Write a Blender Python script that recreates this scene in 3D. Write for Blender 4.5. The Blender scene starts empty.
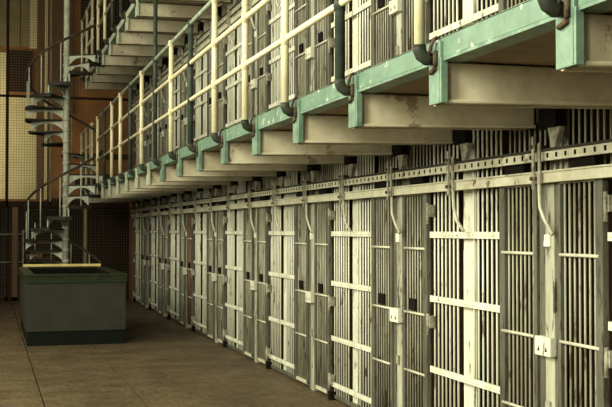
import bpy, math, random
from mathutils import Vector, Matrix
random.seed(7)
C = bpy.context.scene
COL = C.collection
PI = math.pi

# ------------------------------------------------------------------ materials
def mat(name, c1, c2=None, scale=6.0, rough=0.6, bump=0.0, chip=None, chip_amt=0.62, chip_scale=9.0, metal=0.0, streak=False):
    m = bpy.data.materials.new(name); m.use_nodes = True
    nt = m.node_tree; N = nt.nodes; L = nt.links
    b = N['Principled BSDF']; b.inputs['Roughness'].default_value = rough; b.inputs['Metallic'].default_value = metal
    if max(c1) < .11: b.inputs['Specular IOR Level'].default_value = .12
    geo = N.new('ShaderNodeNewGeometry')
    mp = N.new('ShaderNodeMapping'); L.new(geo.outputs['Position'], mp.inputs['Vector'])
    if streak: mp.inputs['Scale'].default_value = (1, 1, 0.22)
    n = N.new('ShaderNodeTexNoise'); n.inputs['Scale'].default_value = scale; n.inputs['Detail'].default_value = 6; n.inputs['Roughness'].default_value = 0.65
    L.new(mp.outputs[0], n.inputs['Vector'])
    r = N.new('ShaderNodeValToRGB'); r.color_ramp.elements[0].position = 0.36; r.color_ramp.elements[1].position = 0.66
    c2 = c2 or tuple(x * 0.7 for x in c1)
    r.color_ramp.elements[0].color = (*c2, 1); r.color_ramp.elements[1].color = (*c1, 1)
    L.new(n.outputs['Fac'], r.inputs['Fac']); out = r.outputs['Color']
    if chip:
        n2 = N.new('ShaderNodeTexNoise'); n2.inputs['Scale'].default_value = chip_scale; n2.inputs['Detail'].default_value = 8; n2.inputs['Roughness'].default_value = 0.7
        L.new(mp.outputs[0], n2.inputs['Vector'])
        r2 = N.new('ShaderNodeValToRGB'); r2.color_ramp.elements[0].position = chip_amt; r2.color_ramp.elements[1].position = chip_amt + 0.04
        L.new(n2.outputs['Fac'], r2.inputs['Fac'])
        mx = N.new('ShaderNodeMix'); mx.data_type = 'RGBA'; L.new(r2.outputs['Color'], mx.inputs['Factor'])
        L.new(out, mx.inputs['A']); mx.inputs['B'].default_value = (*chip, 1); out = mx.outputs['Result']
    L.new(out, b.inputs['Base Color'])
    if bump:
        bp = N.new('ShaderNodeBump'); bp.inputs['Strength'].default_value = bump; bp.inputs['Distance'].default_value = 0.01
        L.new(n.outputs['Fac'], bp.inputs['Height']); L.new(bp.outputs[0], b.inputs['Normal'])
    return m

M = dict(
 white=mat('chipped_white_paint', (.74,.74,.60), (.52,.51,.38), 5, .45, .2, (.15,.12,.07), .585, 14, streak=True),
 grey=mat('olive_grey_steel_paint', (.34,.33,.235), (.17,.155,.10), 7, .5, .2, (.07,.05,.03), .575, 12, streak=True),
 brown_door=mat('rusty_brown_steel_paint', (.16,.085,.045), (.07,.04,.02), 7, .6, .2, (.03,.02,.012), .62, 12, streak=True),
 stile=mat('worn_stile_paint', (.115,.115,.082), (.06,.055,.036), 9, .5, .2, (.035,.028,.018), .56, 16, streak=True),
 beam=mat('pale_beam_paint', (.60,.59,.43), (.44,.41,.28), 4, .5, .15, (.14,.09,.05), .60, 7),
 post=mat('stained_post_paint', (.46,.46,.35), (.25,.24,.16), 6, .5, .2, (.06,.045,.03), .565, 10, streak=True),
 elbow=mat('dark_elbow_paint', (.045,.052,.035), (.02,.022,.016), 9, .4, .1, (.10,.08,.05), .66, 16),
 rod=mat('pale_rod_paint', (.58,.56,.42), (.40,.38,.27), 12, .5),
 strap=mat('worn_strap_paint', (.42,.41,.30), (.12,.10,.07), 14, .5),
 black=mat('iron_and_shade_black', (.008,.006,.004), (.005,.004,.003), 9, .95),  # black for iron and holes; also paints shade in recesses
 cream=mat('cream_pipe_paint', (.74,.68,.45), (.62,.54,.33), 7, .38, .1, (.16,.09,.04), .63, 18),
 dkgreen=mat('dark_green_pipe_paint', (.050,.064,.047), (.028,.036,.027), 8, .4, .1, (.30,.28,.18), .70, 16),
 toprail=mat('grey_green_rail_paint', (.40,.45,.33), (.20,.25,.18), 9, .4, .1),
 mint=mat('mint_green_edge_paint', (.135,.220,.150), (.085,.145,.10), 5, .45, .3, (.50,.52,.40), .60, 9),
 mintpale=mat('worn_lit_mint_paint', (.50,.53,.40), (.33,.36,.26), 6, .5, .3, (.55,.55,.42), .62, 9),  # worn pale mint, colour also brightened to make up for dim upper light
 mintdk=mat('mint_plate_paint', (.16,.25,.175), (.08,.13,.09), 9, .5, .2),
 rust=mat('rusty_iron', (.10,.07,.04), (.03,.02,.015), 25, .7, .3),
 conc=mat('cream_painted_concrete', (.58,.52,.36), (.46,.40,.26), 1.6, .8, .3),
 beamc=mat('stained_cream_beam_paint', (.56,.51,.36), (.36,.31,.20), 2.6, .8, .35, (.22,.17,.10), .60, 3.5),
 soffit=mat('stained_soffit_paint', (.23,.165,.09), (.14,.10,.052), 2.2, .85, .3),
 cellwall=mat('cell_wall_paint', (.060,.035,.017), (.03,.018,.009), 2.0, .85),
 boxgrey=mat('grey_parapet_paint', (.040,.040,.031), (.031,.031,.023), 3, .6, .2, (.08,.08,.06), .66, 6),
 boxgreen=mat('dark_green_rim_paint', (.028,.038,.018), (.018,.025,.012), 6, .35),
 boxbase=mat('near_black_green_base', (.006,.009,.005), (.004,.006,.004), 6, .5),
 yellow=mat('lit_rim_yellow', (.85,.66,.27), (.70,.50,.18), 6, .5),
 iron=mat('painted_stair_iron', (.60,.62,.49), (.38,.39,.30), 9, .45, .1, (.06,.05,.03), .66, 14),
 irondk=mat('dark_stair_iron', (.045,.04,.03), (.02,.018,.013), 9, .5),
 handrail=mat('brown_handrail', (.09,.065,.04), (.04,.03,.02), 6, .35),
 mesh=mat('brass_wire', (.14,.10,.045), (.08,.055,.025), 12, .5),
 wood=mat('brown_wood', (.17,.075,.028), (.10,.042,.015), 3, .6, .2, streak=True),
 wooddk=mat('dark_wood', (.034,.017,.008), (.02,.010,.005), 3, .6, streak=True),
 orange=mat('orange_brown_plaster', (.38,.165,.045), (.26,.105,.027), 1.4, .8, .2),
 panelcream=mat('cream_panel_paint', (.80,.72,.42), (.68,.60,.33), 1.2, .7),
 olive=mat('olive_panel_paint', (.30,.26,.13), (.20,.17,.08), 1.6, .7),
 orangebox=mat('orange_card', (.62,.25,.05), (.5,.18,.04), 9, .6),
 wall=mat('drab_plaster', (.30,.26,.17), (.22,.19,.12), 1.2, .85),
)
def floor_mat():
    m = bpy.data.materials.new('brown_concrete_floor'); m.use_nodes = True
    nt = m.node_tree; N = nt.nodes; L = nt.links; b = N['Principled BSDF']
    geo = N.new('ShaderNodeNewGeometry')
    def noise(s, sc=(1,1,1), d=6):
        mp = N.new('ShaderNodeMapping'); mp.inputs['Scale'].default_value = sc; L.new(geo.outputs['Position'], mp.inputs['Vector'])
        n = N.new('ShaderNodeTexNoise'); n.inputs['Scale'].default_value = s; n.inputs['Detail'].default_value = d; n.inputs['Roughness'].default_value = .62
        L.new(mp.outputs[0], n.inputs['Vector']); return n.outputs['Fac']
    def ramp(f, a, b_, ca, cb):
        r = N.new('ShaderNodeValToRGB'); r.color_ramp.elements[0].position = a; r.color_ramp.elements[1].position = b_
        r.color_ramp.elements[0].color = (*ca,1); r.color_ramp.elements[1].color = (*cb,1); L.new(f, r.inputs['Fac']); return r.outputs['Color']
    base = ramp(noise(1.3), .35, .7, (.078,.053,.025), (.150,.108,.054))
    fine = ramp(noise(16, (1.2,.35,1), 8), .38, .62, (.55,.55,.55), (1.15,1.12,1.05))
    mx = N.new('ShaderNodeMix'); mx.data_type = 'RGBA'; mx.blend_type = 'MULTIPLY'; mx.inputs['Factor'].default_value = .8
    L.new(base, mx.inputs['A']); L.new(fine, mx.inputs['B'])
    L.new(mx.outputs['Result'], b.inputs['Base Color'])
    L.new(ramp(noise(2.5), .3, .7, (.42,.42,.42), (.72,.72,.72)), b.inputs['Roughness'])
    bp = N.new('ShaderNodeBump'); bp.inputs['Strength'].default_value = .25; bp.inputs['Distance'].default_value = .01
    L.new(noise(9, d=8), bp.inputs['Height']); L.new(bp.outputs[0], b.inputs['Normal'])
    return m
M['floor'] = floor_mat()

# ------------------------------------------------------------------ mesh builder
class MB:
    def __init__(s): s.v = []; s.f = []; s.sm = []
    def add(s, vs, fs, smooth=False):
        o = len(s.v); s.v += [tuple(v) for v in vs]; s.f += [tuple(i + o for i in f) for f in fs]; s.sm += [smooth] * len(fs); return s
    def box(s, x0, x1, y0, y1, z0, z1):
        vs = [(x, y, z) for x in (x0, x1) for y in (y0, y1) for z in (z0, z1)]
        return s.add(vs, [(0,1,3,2),(4,6,7,5),(0,4,5,1),(2,3,7,6),(0,2,6,4),(1,5,7,3)])
    def hexa(s, p):       # p: 4 bottom pts, 4 top pts
        return s.add(p, [(3,2,1,0),(4,5,6,7),(0,1,5,4),(1,2,6,5),(2,3,7,6),(3,0,4,7)])
    def tube(s, pts, r, n=8, caps=True):
        pts = [Vector(p) for p in pts]; rings = []
        up = None
        for i, p in enumerate(pts):
            a = pts[max(i-1,0)]; b = pts[min(i+1,len(pts)-1)]
            d = (b - a).normalized()
            if up is None:
                up = Vector((0,0,1)) if abs(d.z) < .9 else Vector((1,0,0))
            u = d.cross(up).normalized(); w = u.cross(d).normalized(); up = w
            rr = r[i] if isinstance(r, (list,tuple)) else r
            rings.append([p + (u*math.cos(2*PI*k/n) + w*math.sin(2*PI*k/n))*rr for k in range(n)])
        vs = [q for g in rings for q in g]; fs = []
        for i in range(len(pts)-1):
            for k in range(n):
                k2 = (k+1) % n; fs.append((i*n+k, i*n+k2, (i+1)*n+k2, (i+1)*n+k))
        s.add(vs, fs, True)
        if caps:
            o = len(s.v) - len(vs)
            s.f += [tuple(o+k for k in range(n))[::-1], tuple(o+(len(pts)-1)*n+k for k in range(n))]; s.sm += [False]*2
        return s
    def sphere(s, c, r, n=8, m=6):
        vs = []; fs = []
        for i in range(m+1):
            t = PI*i/m
            for k in range(n):
                p = 2*PI*k/n; vs.append((c[0]+r*math.sin(t)*math.cos(p), c[1]+r*math.sin(t)*math.sin(p), c[2]+r*math.cos(t)))
        for i in range(m):
            for k in range(n):
                k2 = (k+1)%n; fs.append((i*n+k,(i+1)*n+k,(i+1)*n+k2,i*n+k2))
        return s.add(vs, fs, True)
    def build(s, name, material, parent=None, bevel=0, label=None):
        me = bpy.data.meshes.new(name); me.from_pydata(s.v, [], s.f); me.materials.append(material)
        me.polygons.foreach_set('use_smooth', s.sm); me.update()
        o = bpy.data.objects.new(name, me); COL.objects.link(o)
        if parent: o.parent = parent
        if bevel:
            md = o.modifiers.new('bevel', 'BEVEL'); md.width = bevel; md.segments = 2; md.limit_method = 'ANGLE'
        if label: o['label'] = label
        return o
def tag(o, label, cat, group=None):
    o['label'] = label; o['category'] = cat
    if group: o['group'] = group
    return o
def thing(name, loc=(0,0,0), label=None, cat=None, group=None):
    o = bpy.data.objects.new(name, None); COL.objects.link(o); o.location = loc; o.empty_display_size = .2
    if label: tag(o, label, cat, group)
    return o
def struct(o): o['kind'] = 'structure'; return o
def copy_tree(o, kids, parent=None):
    c = o.copy(); COL.objects.link(c); c.parent = parent
    for ch in kids.get(o.name, []): copy_tree(ch, kids, c)
    return c
def kidmap(root):
    k = {}
    def rec(o):
        k[o.name] = list(o.children)
        for c in o.children: rec(c)
    rec(root); return k
ORD = ['first','second','third','fourth','fifth','sixth','seventh','eighth','ninth','tenth','eleventh','twelfth','thirteenth','fourteenth','fifteenth','sixteenth','seventeenth','eighteenth','nineteenth','twentieth']

# ------------------------------------------------------------------ dimensions
XW = 3.6                      # plane of the cell fronts
XP = 2.2                      # plane of the railing posts
XE = 2.3                      # edge of the galleries
S = 1.362                     # one cell
LV = 2.8                      # storey
Y0, Y1 = 1.2, 27.6            # extent of the cell block
POSTY = lambda k: 6.69 + 1.359*(k-2)
DC = [6.42 + 2*S*j for j in range(-1, 8)]        # lock posts between two doors
WC = [c + S for c in DC]                          # partition ends behind the white grilles

# ------------------------------------------------------------------ setting
YB = 32.0
fl = MB()
for x0, x1 in ((-5, .57), (.585, 1.6), (1.612, 6.2)):
    for y0, y1 in ((-12, 9.0), (9.012, 21.3), (21.312, YB)):
        fl.box(x0, x1, y0, y1, -.12, 0)
fl.box(-5, 6.2, -12, YB, -.3, -.125)
struct(fl.build('floor', M['floor']))
struct(MB().box(-5, 6.2, -12, YB+.2, 9.6, 9.8).build('ceiling', M['wall']))
wl = MB()
WIN = [(-7.5,-5.3),(-3.0,-.8),(1.5,3.7),(6.0,8.2),(10.5,12.7),(15.0,17.2),(19.5,21.7)]
wl.box(-5.2, -5, -12, YB, 0, 2.6).box(-5.2, -5, -12, YB, 8.4, 9.6)
ys = [-12] + [v for w in WIN for v in w] + [YB]
for a, b in zip(ys[::2], ys[1::2]): wl.box(-5.2, -5, a, b, 2.6, 8.4)
struct(wl.build('wall_left', M['wall']))
for i, (a, b) in enumerate(WIN):
    f = MB()
    for k in range(5): y = a + (b-a)*k/4; f.box(-5.14, -5.06, y-.025, y+.025, 2.6, 8.4)
    for k in range(9): z = 2.6 + 5.8*k/8; f.box(-5.13, -5.07, a, b, z-.02, z+.02)
    struct(f.build('window_%d' % (i+1), M['irondk']))
# block above the second storey and its back and cell shells
struct(MB().box(XW, 6.2, Y0, Y1, 2*LV+.02, 9.6).build('wall_right', M['wall']))
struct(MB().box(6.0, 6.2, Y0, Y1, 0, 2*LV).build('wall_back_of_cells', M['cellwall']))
for lv in (0, 1):
    b = MB()
    for c in DC + WC: b.box(XW+.10, 6.0, c-.05, c+.05, lv*LV+.0, lv*LV+2.68)
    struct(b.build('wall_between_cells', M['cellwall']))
    struct(MB().box(XW+.0, 6.0, Y0, Y1, lv*LV+2.68, lv*LV+2.8-.001).build('trim_%d' % (lv+1), M['conc']))
struct(MB().box(XW-.1, 6.2, Y1, Y1+.12, 0, 9.6).build('wall_block_end', M['wood']))

# ------------------------------------------------------------------ white fixed grille
def make_grille():
    t = thing('fixed_grille')
    b = MB()
    W = .66
    for k in range(7):
        for sgn in (-1, 1):
            y = sgn*(.150 + k*.0775)
            b.tube([(0, y, .03), (0, y, 2.68)], .0092, 8)
    b.build('bar_grille', M['white'], t)
    MB().box(.03, .05, -.115, .115, .02, 2.68).build('back_plate', M['white'], t, .004)
    for z in (.17, .665, 1.255, 1.79):
        c = MB().box(-.028, -.014, -W, W, z-.026, z+.026)
        for k in range(18):
            y = -.62 + k*1.24/17; c.sphere((-.029, y, z), .009, 6, 4)
        c.build('cross_band', M['white'], t)
    MB().box(-.012, .012, -W, W, .02, .06).build('bottom_rail', M['stile'], t)
    for z in (1.99, 1.06, .22):
        h = MB().box(-.055, -.005, .60, .655, z-.05, z+.05).tube([(-.06, .628, z-.11), (-.06, .628, z+.07)], .014, 8)
        h.build('catch', M['strap'], t, label='small worn iron catch at the side of the grille')
    MB().box(-.06, .01, .60, .69, 0, .09).build('floor_bolt', M['black'], t)
    return t
g0 = make_grille(); gk = kidmap(g0)

# ------------------------------------------------------------------ dark sliding doors (lock side at +y for s=+1)
def make_door(s, material, slot=True):
    t = thing('sliding_cell_door')
    hw = .275
    x = -.03
    st = MB().box(x-.02, x+.02, s*hw, s*(hw-.045), .05, 2.17)
    st.build('lock_stile', M['stile'], t, .003)
    MB().box(x-.022, x+.022, -s*hw, -s*(hw-.08), .05, 2.17).build('hinge_stile', M['stile'], t, .003)
    b = MB(); n = 7
    a0, a1 = -s*(hw-.115), s*(hw-.075)
    for k in range(n):
        y = a0 + (a1-a0)*k/(n-1); b.tube([(x, y, .07), (x, y, 2.15)], .0085, 8)
    b.build('bar_grille', material, t)
    for z in (.60, 1.11, 1.67):
        MB().tube([(x-.018, -hw+.04, z), (x-.018, hw-.04, z)], .0115, 8).build('cross_rail', M['rod'], t)
    MB().box(x-.018, x+.018, -hw, hw, .045, .085).build('bottom_rail', M['rod'], t, .003)
    MB().box(x-.018, x+.018, -hw, hw, 2.13, 2.17).build('top_rail', material, t)
    if slot:
        MB().box(x-.03, x-.015, -.04 if s > 0 else -.09, .10 if s > 0 else .05, 1.135, 1.235).build('food_slot', M['black'], t, label='small black food slot')
    MB().box(x-.02, x+.03, -.19 if s > 0 else -.10, .10 if s > 0 else .19, 2.215, 2.285).build('gap_shade_block', M['black'], t)  # black block paints the dark gap between rail and beam
    return t
def make_post():
    t = thing('lock_post')
    MB().box(-.035, .02, -.075, .045, 0, 2.14).build('post_plate', M['post'], t, .004)
    MB().box(-.033, .02, .046, .125, 0, 2.14).build('post_flange', M['stile'], t, .004)
    c = MB().box(-.085, -.035, -.105, .105, 1.0, 1.125)
    lb = c.build('lock_box', M['white'], t, .004, label='pale lock box with two keyholes')
    k = MB()
    for y in (-.05, .05):
        k.add([(-.087, y-.014, 1.03), (-.087, y+.014, 1.03), (-.087, y, 1.065), (-.0835, y-.014, 1.03), (-.0835, y+.014, 1.03), (-.0835, y, 1.065)], [(0,2,1),(3,4,5),(0,1,4,3),(1,2,5,4),(2,0,3,5)])
    k.build('keyholes', M['black'], lb)
    MB().box(-.05, -.03, -.04, .04, 1.72, 1.80).build('catch_plate', M['white'], t, .003)
    MB().box(-.05, -.036, -.03, .03, .62, .70).build('catch_plate', M['strap'], t, .003)
    return t
def make_transom():
    t = thing('transom_grille')
    b = MB()
    for k in range(19):
        y = -.66 + k*1.32/18; b.tube([(0, y, 2.14), (0, y, 2.68)], .009, 8)
    b.build('bar_grille', M['grey'], t)
    MB().box(-.084, .012, -.66, .66, 2.172, 2.198).build('sill', M['stile'], t)
    MB().box(.015, .04, -.1, .1, 2.14, 2.68).build('back_plate', M['beam'], t)
    return t
def make_linkage(long):
    t = thing('lever_linkage')
    for dy in (-.055, .03):
        MB().box(-.135, -.12, dy-.014, dy+.014, 2.10 if dy > 0 else 2.13, 2.45 if dy > 0 else 2.40).build('strap', M['strap'], t, .003)
    for z in (2.17, 2.38): MB().tube([(-.15, .03, z), (-.02, .03, z)], .014, 8).build('pivot_bolt', M['rust'], t)
    MB().box(-.075, .0, -.17, .06, 2.50, 2.665).build('recess_shade_block', M['black'], t, .006)  # black block paints the shade of the recess beside the hanger
    br = MB().hexa([(-.07,-.10,2.37),(-.03,-.10,2.37),(-.03,-.15,2.37),(-.07,-.15,2.37),(-.07,-.06,2.50),(-.03,-.06,2.50),(-.03,-.22,2.50),(-.07,-.22,2.50)])
    br.build('bracket', M['strap'], t)
    if long:
        pts = [(-.10, .0, 2.14), (-.10, -.01, 1.98), (-.09, -.05, 1.90), (-.075, -.13, 1.80)]
    else:
        pts = [(-.10, .0, 2.14), (-.10, -.015, 2.0), (-.09, -.05, 1.90), (-.065, -.12, 1.82)]
    MB().tube(pts, .0135, 8).build('lever_rod', M['rod'], t)
    return t
d_near = make_door(1, M['grey']); d_far = make_door(-1, M['grey'])      # near: lock stile on the far side
dn_k, df_k = kidmap(d_near), kidmap(d_far)
d_near0 = make_door(1, M['grey'], False); dn0_k = kidmap(d_near0)
d_far0 = make_door(-1, M['grey'], False); df0_k = kidmap(d_far0)
d_brown = make_door(1, M['brown_door']); db_k = kidmap(d_brown)
post0 = make_post(); pk = kidmap(post0)
tr0 = make_transom(); tk = kidmap(tr0)
lnk = make_linkage(True); lk = kidmap(lnk); lnk2 = make_linkage(False); lk2 = kidmap(lnk2)
USED = set()
def place(o, km, loc, label, cat, group):
    if o.name in USED: c = copy_tree(o, km)
    else: USED.add(o.name); c = o
    c.location = loc; tag(c, label, cat, group); return c
for lv in (0, 1):
    z = lv*LV; tier = ('lower', 'upper')[lv]
    for j, c in enumerate(DC):
        if j == 0:
            if lv == 0:
                place(g0, gk, (XW, c+S, z), 'white riveted fixed bar grille cut by the right edge of the view, lower tier', 'grille', 'white fixed grilles')
            continue
        w = ORD[j-1]
        # near door of the pair (smaller y), far door of the pair
        if lv == 0 and j <= 1: o, km = d_near0, dn0_k
        elif lv == 0 and j == 6: o, km = d_brown, db_k
        else: o, km = d_near, dn_k
        place(o, km, (XW, c-.41, z), ('barred rusty brown' if o is d_brown else 'barred olive grey') + ' sliding door, near one of the %s pair from the right, %s tier' % (w, tier), 'door', 'sliding cell doors')
        o, km = (d_far0, df0_k) if (lv == 0 and j <= 1) else (d_far, df_k)
        place(o, km, (XW, c+.41, z), 'barred olive grey sliding door, far one of the %s pair from the right, %s tier' % (w, tier), 'door', 'sliding cell doors')
        place(post0, pk, (XW, c, z), 'pale steel lock post between the %s pair of barred doors from the right, %s tier' % (w, tier), 'post', 'lock posts between the doors')
        place(tr0, tk, (XW+.03, c, z), 'short barred transom above the %s door pair from the right, %s tier' % (w, tier), 'grille', 'transom grilles above the doors')
        place(g0, gk, (XW, c+S, z), 'white riveted fixed bar grille, %s whole one from the right on the %s tier' % (w, tier), 'grille', 'white fixed grilles')
        place(lnk, lk, (XW, c+.0, z), 'iron lever linkage above the %s door pair from the right, %s tier' % (w, tier), 'lever', 'door lever linkages')
        place(lnk2, lk2, (XW, c+S+.02, z), 'iron lever linkage above the %s whole white grille from the right, %s tier' % (w, tier), 'lever', 'door lever linkages')
    hb = MB().box(XW-.105, XW-.055, Y0+.3, Y1-.05, 2.14+z, 2.21+z).box(XW-.12, XW-.055, Y0+.3, Y1-.05, 2.205+z, 2.217+z)
    tag(hb.build('header_beam', M['beam'], None, .003), 'long pale painted steel beam along the top of the %s tier doors' % tier, 'beam', 'header beams')
    t = thing('punched_rail', (XW, 0, z), 'long punched steel rail above the %s tier header beam' % tier, 'rail', 'punched rails')
    MB().box(-.115, -.07, Y0+.3, Y1-.05, 2.348, 2.362).build('top_lip', M['irondk'], t)
    h = MB().box(-.095, -.07, Y0+.3, Y1-.05, 2.285, 2.345); y = Y0+.4
    while y < Y1-.1:
        h.box(-.099, -.096, y-.011, y+.011, 2.302, 2.332); y += .115
    rb = h.build('rail_bar', M['beam'], t); rb.data.materials.append(M['black'])
    for pg in rb.data.polygons[6:]: pg.material_index = 1

# ------------------------------------------------------------------ galleries
KS = list(range(-2, 18))
YG1 = 27.2
for lv in (1, 2):
    zt = lv*LV; dz = zt - LV
    nm = ('lower', 'upper')[lv-1]
    g = thing('gallery_walkway', (XE, 0, zt), '%s cream and mint green concrete gallery walkway carried along the cell fronts' % nm, 'walkway', 'gallery walkways')
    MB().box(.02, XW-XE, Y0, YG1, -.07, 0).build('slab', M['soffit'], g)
    ek = [Y0] + [POSTY(k) for k in KS] + [YG1]
    e = MB().box(-.0, .045, Y0, YG1, -.062, .055).box(0, .10, Y0, YG1, .04, .055)
    e.build('edge_channel', M['mint' if lv == 1 else 'mintpale'], g, .006)
    MB().box(-.004, .12, Y0, YG1, -.078, -.0625).build('lower_flange', M['mintdk'], g)
    for k in KS:
        y = POSTY(k)
        b = MB().hexa([(.02, y-.06, -.30), (1.28, y-.06, -.275), (1.28, y+.07, -.275), (.02, y+.07, -.30),
                       (.02, y-.06, -.08), (1.28, y-.06, -.08), (1.28, y+.07, -.08), (.02, y+.07, -.08)])
        b.hexa([(.02, y-.085, -.30), (1.28, y-.085, -.275), (1.28, y+.095, -.275), (.02, y+.095, -.30),
                (.02, y-.085, -.28), (1.28, y-.085, -.255), (1.28, y+.095, -.255), (.02, y+.095, -.28)])
        b.build('cantilever_beam', M['beamc'], g, .005)
        p = MB().box(-.02, .0, y-.085, y+.065, -.30, .03).box(-.02, .022, y-.098, y-.072, -.30, -.06)
        p.build('end_plate', M['mintpale' if lv == 2 or k > 8 else 'mintdk'], g, .004)
        q = MB().tube([(-.055, y-.02, -.05), (-.055, y-.045, .0), (-.04, y-.05, .04), (-.02, y-.05, .05)], .011, 6)
        q.tube([(-.03, y-.05, -.02), (-.03, y-.05, -.10)], .014, 6).tube([(-.03, y-.05, -.11), (-.03, y+.02, -.13)], .013, 6)
        q.build('clamp_bolt', M['rust'], g)
    # railing
    r = thing('pipe_railing', (XP, 0, zt), 'three-bar cream and dark green pipe railing along the %s gallery' % nm, 'railing', 'gallery railings')
    zr = {.51: 'low', .93: 'mid', 1.385: 'top'}
    for h_, rr, m_ in ((.51, .024, 'cream'), (.93, .026, 'cream'), (1.385, .025, 'toprail')):
        MB().tube([(0, Y0, h_), (0, POSTY(14), h_)], rr, 12).build('rail', M[m_], r)
        MB().tube([(0, POSTY(15), h_), (0, YG1, h_)], rr, 12).build('rail', M[m_], r)   # gap where the stair lands
    for k in KS:
        y = POSTY(k); dark = (k in (2, 6, 8, 10, 13)) if lv == 1 else (k in (3, 7, 9, 11, 12))
        tall = lv == 1 and k == 8
        top = LV-.1 if tall else 1.39
        m_ = 'dkgreen' if dark else 'cream'
        pr = .034 if k == 2 else .030
        MB().tube([(0, y, -.005), (0, y, top)], pr, 12).build('post', M[m_], r, label='dark green post' + (' reaching up to the next gallery' if tall else '') if dark else None)
        e = MB().tube([(0, y, .015), (0, y, -.01), (.012, y, -.04), (.04, y, -.057), (.085, y, -.057)], [.036,.037,.037,.037,.034], 12)
        e.build('elbow', M['elbow'], r)
        for h_ in (.51, .93, 1.385):
            f = MB()
            f.tube([(0, y, h_-.045), (0, y, h_+(.045 if h_ < 1.3 or tall else .03))], pr+.006, 12)
            f.tube([(0, y-.05, h_), (0, y+.05, h_)], .031, 12)
            f.build('pipe_fitting', M[m_], r)

# ------------------------------------------------------------------ spiral stair
SY = 23.7; SX = 1.60; R = .85
sp = thing('spiral_staircase', (SX, SY, 0), 'painted iron spiral staircase with curved handrail at the far end of the galleries', 'staircase')
MB().tube([(0,0,0), (0,0,9.6)], .065, 14).build('pole', M['iron'], sp)
NT = 24; RI = 2*LV/NT; DA = 2*PI/12
for i in range(1, NT+1): MB().tube([(0,0,RI*i-.03), (0,0,RI*i+.03)], .078, 14).build('pole_collar', M['iron'], sp)
def pol(r, a, z): return (r*math.cos(a), r*math.sin(a), z)
for i in range(1, NT+1):
    z = RI*i; a = DA*i - .21; a0 = a - DA*.62; a1 = a + DA*.55
    vs = []; n = 5
    t = MB(); R_ = R; R = .69 if i in (12, 24) else R
    for q in range(n):
        b0 = a0 + (a1-a0)*q/n; b1 = a0 + (a1-a0)*(q+1)/n
        t.hexa([pol(.06,b0,z-.03), pol(R,b0,z-.03), pol(R,b1,z-.03), pol(.06,b1,z-.03), pol(.06,b0,z), pol(R,b0,z), pol(R,b1,z), pol(.06,b1,z)])
    tr = t.build('tread', M['irondk'] , sp)
    # arched riser bracket under the nose
    w = MB(); m = 10; th = .012
    for q in range(m):
        r0 = .07 + (R-.09)*q/m; r1 = .07 + (R-.09)*(q+1)/m
        f0 = .035 + .15*abs(2*(q/m)-1)**2.2; f1 = .035 + .15*abs(2*((q+1)/m)-1)**2.2
        for aa in (a0+.01,):
            c, s_ = math.cos(aa), math.sin(aa); ox, oy = -s_*th, c*th
            w.hexa([(r0*c-ox, r0*s_-oy, z-.03-f0), (r1*c-ox, r1*s_-oy, z-.03-f1), (r1*c+ox, r1*s_+oy, z-.03-f1), (r0*c+ox, r0*s_+oy, z-.03-f0),
                    (r0*c-ox, r0*s_-oy, z-.03), (r1*c-ox, r1*s_-oy, z-.03), (r1*c+ox, r1*s_+oy, z-.03), (r0*c+ox, r0*s_+oy, z-.03)])
    w.build('arched_bracket', M['iron'], tr)
    n_ = MB()
    for q in range(4):
        b0 = a0 + (a1-a0)*q/4; b1 = a0 + (a1-a0)*(q+1)/4
        n_.hexa([pol(R-.01,b0,z-.06), pol(R+.012,b0,z-.06), pol(R+.012,b1,z-.06), pol(R-.01,b1,z-.06), pol(R-.01,b0,z+.01), pol(R+.012,b0,z+.01), pol(R+.012,b1,z+.01), pol(R-.01,b1,z+.01)])
    n_.build('outer_rim', M['irondk'], tr)
    R = R_
    ab = a; az = ab % (2*PI)
    if not (az < .6 or az > 2*PI-.3):
        MB().tube([pol(R-.02,ab,z-.02), pol(R-.02,ab,z+.84)], .012, 8).build('baluster', M['iron'], sp)
for f in range(2):
    pts = []
    for q in range(0, 61):
        a = DA*12*f + (.09 + .86*q/60)*2*PI; z = LV*a/(2*PI)
        pts.append(pol(R-.02, a-.21, z+.85))
    MB().tube(pts, .028, 10).build('handrail', M['handrail'], sp)
pl = thing('landing_plate', (2.12, 23.62, 0))
for f in (1, 2):
    z = f*LV
    o = pl if f == 1 else copy_tree(pl, {})
    o.location = (2.12, 23.62, z)
    tag(o, 'small iron landing plate joining the spiral staircase to the %s gallery' % ('lower','upper')[f-1], 'landing', 'stair landing plates')
    MB().box(.175, .42, -.18, .36, .056, .075).build('deck', M['iron'], o)
    MB().box(.155, .174, -.18, .36, -.04, .075).build('apron', M['iron'], o)

# ------------------------------------------------------------------ stairwell parapet
bx = thing('stairwell_parapet', (1.36, 17.55, 0), 'grey boxed parapet with dark green rim standing on the floor at left', 'parapet')
W2, DEP, H = .775, 3.7, 1.13
t_ = .17
def ring(z0, z1, o, ti):
    return MB().box(-W2-o, W2+o, -o, ti, z0, z1).box(-W2-o, W2+o, DEP-ti, DEP+o, z0, z1).box(-W2-o, -W2+ti, ti, DEP-ti, z0, z1).box(W2-ti, W2+o, ti, DEP-ti, z0, z1)
ring(0, .23, -.02, .10).build('base', M['boxbase'], bx)
ring(.23, H-.14, 0, .10).build('wall_panel', M['boxgrey'], bx)
ring(H-.035, H, .03, .13).build('rim', M['boxgreen'], bx, .006)
ring(H-.14, H-.036, .02, .05).build('rim_band', M['boxgreen'], bx)
MB().box(-W2+.06, W2-.04, DEP-.14, DEP-.04, H+.001, H+.05).build('lit_rim_strip', M['yellow'], bx, .008, label='bright yellow strip of painted-in light on the far rim')  # light caught by the far rim top, put into a yellow strip
i_ = W2-.115
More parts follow.
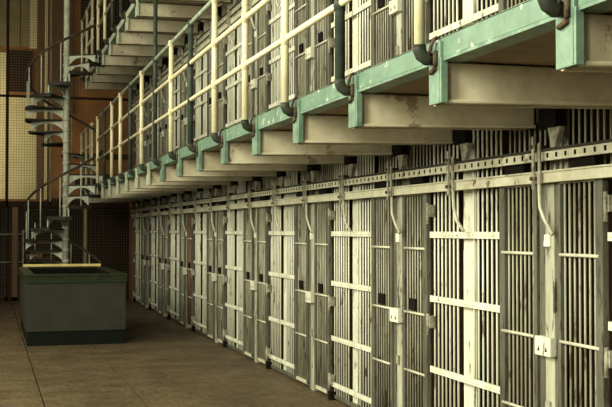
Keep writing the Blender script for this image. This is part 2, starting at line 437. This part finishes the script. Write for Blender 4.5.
MB().box(-i_, i_, .115, .125, .1, H-.04).box(-i_, i_, DEP-.125, DEP-.115, .1, H-.04).box(-i_, -i_+.01, .125, DEP-.125, .1, H-.04).box(i_-.01, i_, .125, DEP-.125, .1, H-.04).box(-i_, i_, .115, DEP-.115, .06, .10).build('well_shade_lining', M['black'], bx)  # black faces paint the shade inside the hollow
MB().tube([(.30,-.045,H-.06), (.30,-.028,H-.06)], .02, 10).build('knob', M['rust'], bx)

# ------------------------------------------------------------------ end of the hall
YS = 29.0
def yx(x0, x1, y0, y1, z0, z1, name, m, bev=0): return struct(MB().box(x0, x1, y0, y1, z0, z1).build(name, m, None, bev))
yx(-5, 6.2, YB, YB+.2, 0, 9.6, 'wall_end', M['orange'])
pn = thing('wall_panelling', (0, YB-.06, 0), 'cream, olive and brown panels on the far end wall behind the wire screen', 'panelling')
def pan(x0, x1, z0, z1, m, nm='panel', d=.04, lab=None): return MB().box(x0, x1, 0, d, z0, z1).build(nm, m, pn, 0, lab)
pan(.54, 1.32, 2.72, 5.65, M['panelcream'], lab='bright cream panel')
pan(-.6, .46, 2.72, 6.9, M['panelcream'], lab='bright cream panel')
pan(.50, .84, 7.1, 9.5, M['olive']); pan(.87, 1.10, 7.1, 9.5, M['olive']); pan(1.11, 1.32, 7.05, 9.5, M['panelcream'])
pan(-.6, .46, 7.1, 9.5, M['olive'])
pan(.50, 1.20, 5.8, 6.98, M['wooddk'], lab='dark brown panel')
pan(1.33, 1.50, 2.7, 9.5, M['wood']); pan(1.54, 1.62, 2.7, 9.5, M['panelcream'], 'strip')
pan(1.70, 2.35, 5.2, 9.5, M['wood'])
pan(2.4, 4.6, 3.15, 3.45, M['wooddk'], 'band'); pan(2.4, 4.6, 3.9, 4.05, M['wooddk'], 'band'); pan(1.62, 4.6, 2.45, 2.75, M['wooddk'], 'band')
pan(2.55, 4.6, 6.2, 9.5, M['wooddk'])
MB().box(-.6, 4.6, 0, .05, 0, 2.4).build('shaded_lower_wall', M['wooddk'], pn)  # shade below the slab painted in as a dark panel
yx(-5, 6.2, YS+.15, YB, 2.42, 2.50, 'trim_3', M['wooddk'])  # mezzanine slab added to keep light off the wall below
sc = thing('wire_screen', (0, YS, 0), 'tall brass coloured wire mesh screen in a wooden frame across the far end', 'screen')
w = MB()
x = -.6
while x < 4.6: w.box(x-.0035, x+.0035, -.0035, .0035, .05, 9.5); x += .068
z = .05
while z < 9.5: w.box(-.6, 4.6, -.0035, .0035, z-.0035, z+.0035); z += .068
w.build('wire_mesh', M['mesh'], sc)
def mem(x0, x1, z0, z1, m, nm, lab=None): return MB().box(x0, x1, -.03, .04, z0, z1).build(nm, m, sc, .004, lab)
mem(.43, .50, 0, 9.5, M['wooddk'], 'frame_post'); mem(1.53, 1.58, 2.5, 9.5, M['olive'], 'frame_post')
mem(2.42, 2.50, 0, 2.42, M['olive'], 'frame_post', 'pale frame post'); mem(3.62, 3.74, 0, 9.5, M['wood'], 'frame_post')
mem(.60, .74, 0, 2.42, M['wood'], 'frame_post', 'reddish brown frame post')
mem(-.6, 3.62, 2.42, 2.58, M['wooddk'], 'frame_rail'); mem(-.6, 3.62, 5.28, 5.34, M['wooddk'], 'frame_rail')
mem(-.6, 2.42, 0, .10, M['wooddk'], 'frame_rail'); mem(2.5, 3.62, 0, .10, M['wooddk'], 'frame_rail'); 
for zz in (1.0, 1.72): MB().tube([(-.6, -.05, zz), (.86, -.05, zz)], .018, 8).build('gate_bar', M['strap'], sc)
MB().tube([(.88, -.05, 0), (.88, -.05, 1.78)], .022, 8).sphere((.88,-.05,1.80), .04).build('gate_newel', M['strap'], sc)
# shelf with orange boxes behind the screen
sh = thing('storage_shelf', (1.15, 30.2, 0), 'low dark shelf unit holding orange boxes behind the wire screen', 'shelf')
for zz in (.55, 1.08, 1.5): MB().box(-.3, .6, -.18, .18, zz-.03, zz).build('shelf_board', M['wood'], sh)
for x in (-.3, .56): MB().box(x, x+.04, -.18, .18, 0, 1.6).build('upright', M['wooddk'], sh)
for k in range(5):
    o = MB().box(-.032, .032, -.05, .05, 0, .11+.015*(k%3)).box(-.034, .034, -.052, .052, .085, .10).build('orange_box', M['orangebox'], None, .004)
    o.location = (1.03 + k*.085, 30.1, 1.082)
    tag(o, 'small orange box, %s from the left on the dark shelf behind the wire screen' % ORD[k], 'box', 'orange boxes on the shelf')

# ------------------------------------------------------------------ light
def area(name, loc, target, sx, sy, power, color):
    d = bpy.data.lights.new(name, 'AREA'); d.shape = 'RECTANGLE'; d.size = sx; d.size_y = sy; d.energy = power; d.color = color
    o = bpy.data.objects.new(name, d); COL.objects.link(o); o.location = loc
    o.rotation_euler = (Vector(target)-Vector(loc)).to_track_quat('-Z', 'Y').to_euler(); return o
DAY = (1.0, .985, .76)
for i, (a, b) in enumerate(WIN):
    y = (a+b)/2; p = [150, 650, 1650, 700, 620, 420, 110][i]
    area('window_daylight', (-4.85, y, 5.3), (3, y+.5, 2.5), 2.1, 5.6, p, DAY)
area('skylight', (-1.0, 3.0, 9.3), (1.0, 6.0, 0), 3.0, 6.0, 300, DAY)
area('added_end_wall_fill', (-1.6, 30.6, 4.6), (2.0, 32.0, 4.2), 1.2, 4.0, 105, (1.0,.86,.55))  # added fill out of view, brightens the end wall
area('added_shelf_fill', (.2, 29.9, 2.2), (1.2, 30.1, 1.1), .3, .3, 1.2, (1.0,.8,.5))  # added fill so the orange boxes catch some light
w = bpy.data.worlds.new('world'); C.world = w; w.use_nodes = True
w.node_tree.nodes['Background'].inputs[0].default_value = (1.0, .93, .68, 1); w.node_tree.nodes['Background'].inputs[1].default_value = .015

# ------------------------------------------------------------------ camera
f = 1080.0; p = math.atan(26.5/f); psi = math.atan(318*math.cos(p)/f)
Fw = Vector((math.sin(psi)*math.cos(p), math.cos(psi)*math.cos(p), math.sin(p)))
Rt = Vector((math.cos(psi), -math.sin(psi), 0)); Up = Rt.cross(Fw)
cd = bpy.data.cameras.new('camera'); cam = bpy.data.objects.new('camera', cd); COL.objects.link(cam)
cam.matrix_world = Matrix(((Rt.x, Up.x, -Fw.x, 0), (Rt.y, Up.y, -Fw.y, 0), (Rt.z, Up.z, -Fw.z, 1.83), (0,0,0,1)))
cd.sensor_fit = 'HORIZONTAL'; cd.sensor_width = 36; cd.lens = 36*f/612; cd.clip_end = 200
C.camera = cam
C.view_settings.view_transform = 'Standard'; C.view_settings.look = 'None'; C.view_settings.gamma = 1; C.view_settings.use_curve_mapping = False
C.view_settings.exposure = -0.14
C.cycles.max_bounces = 6
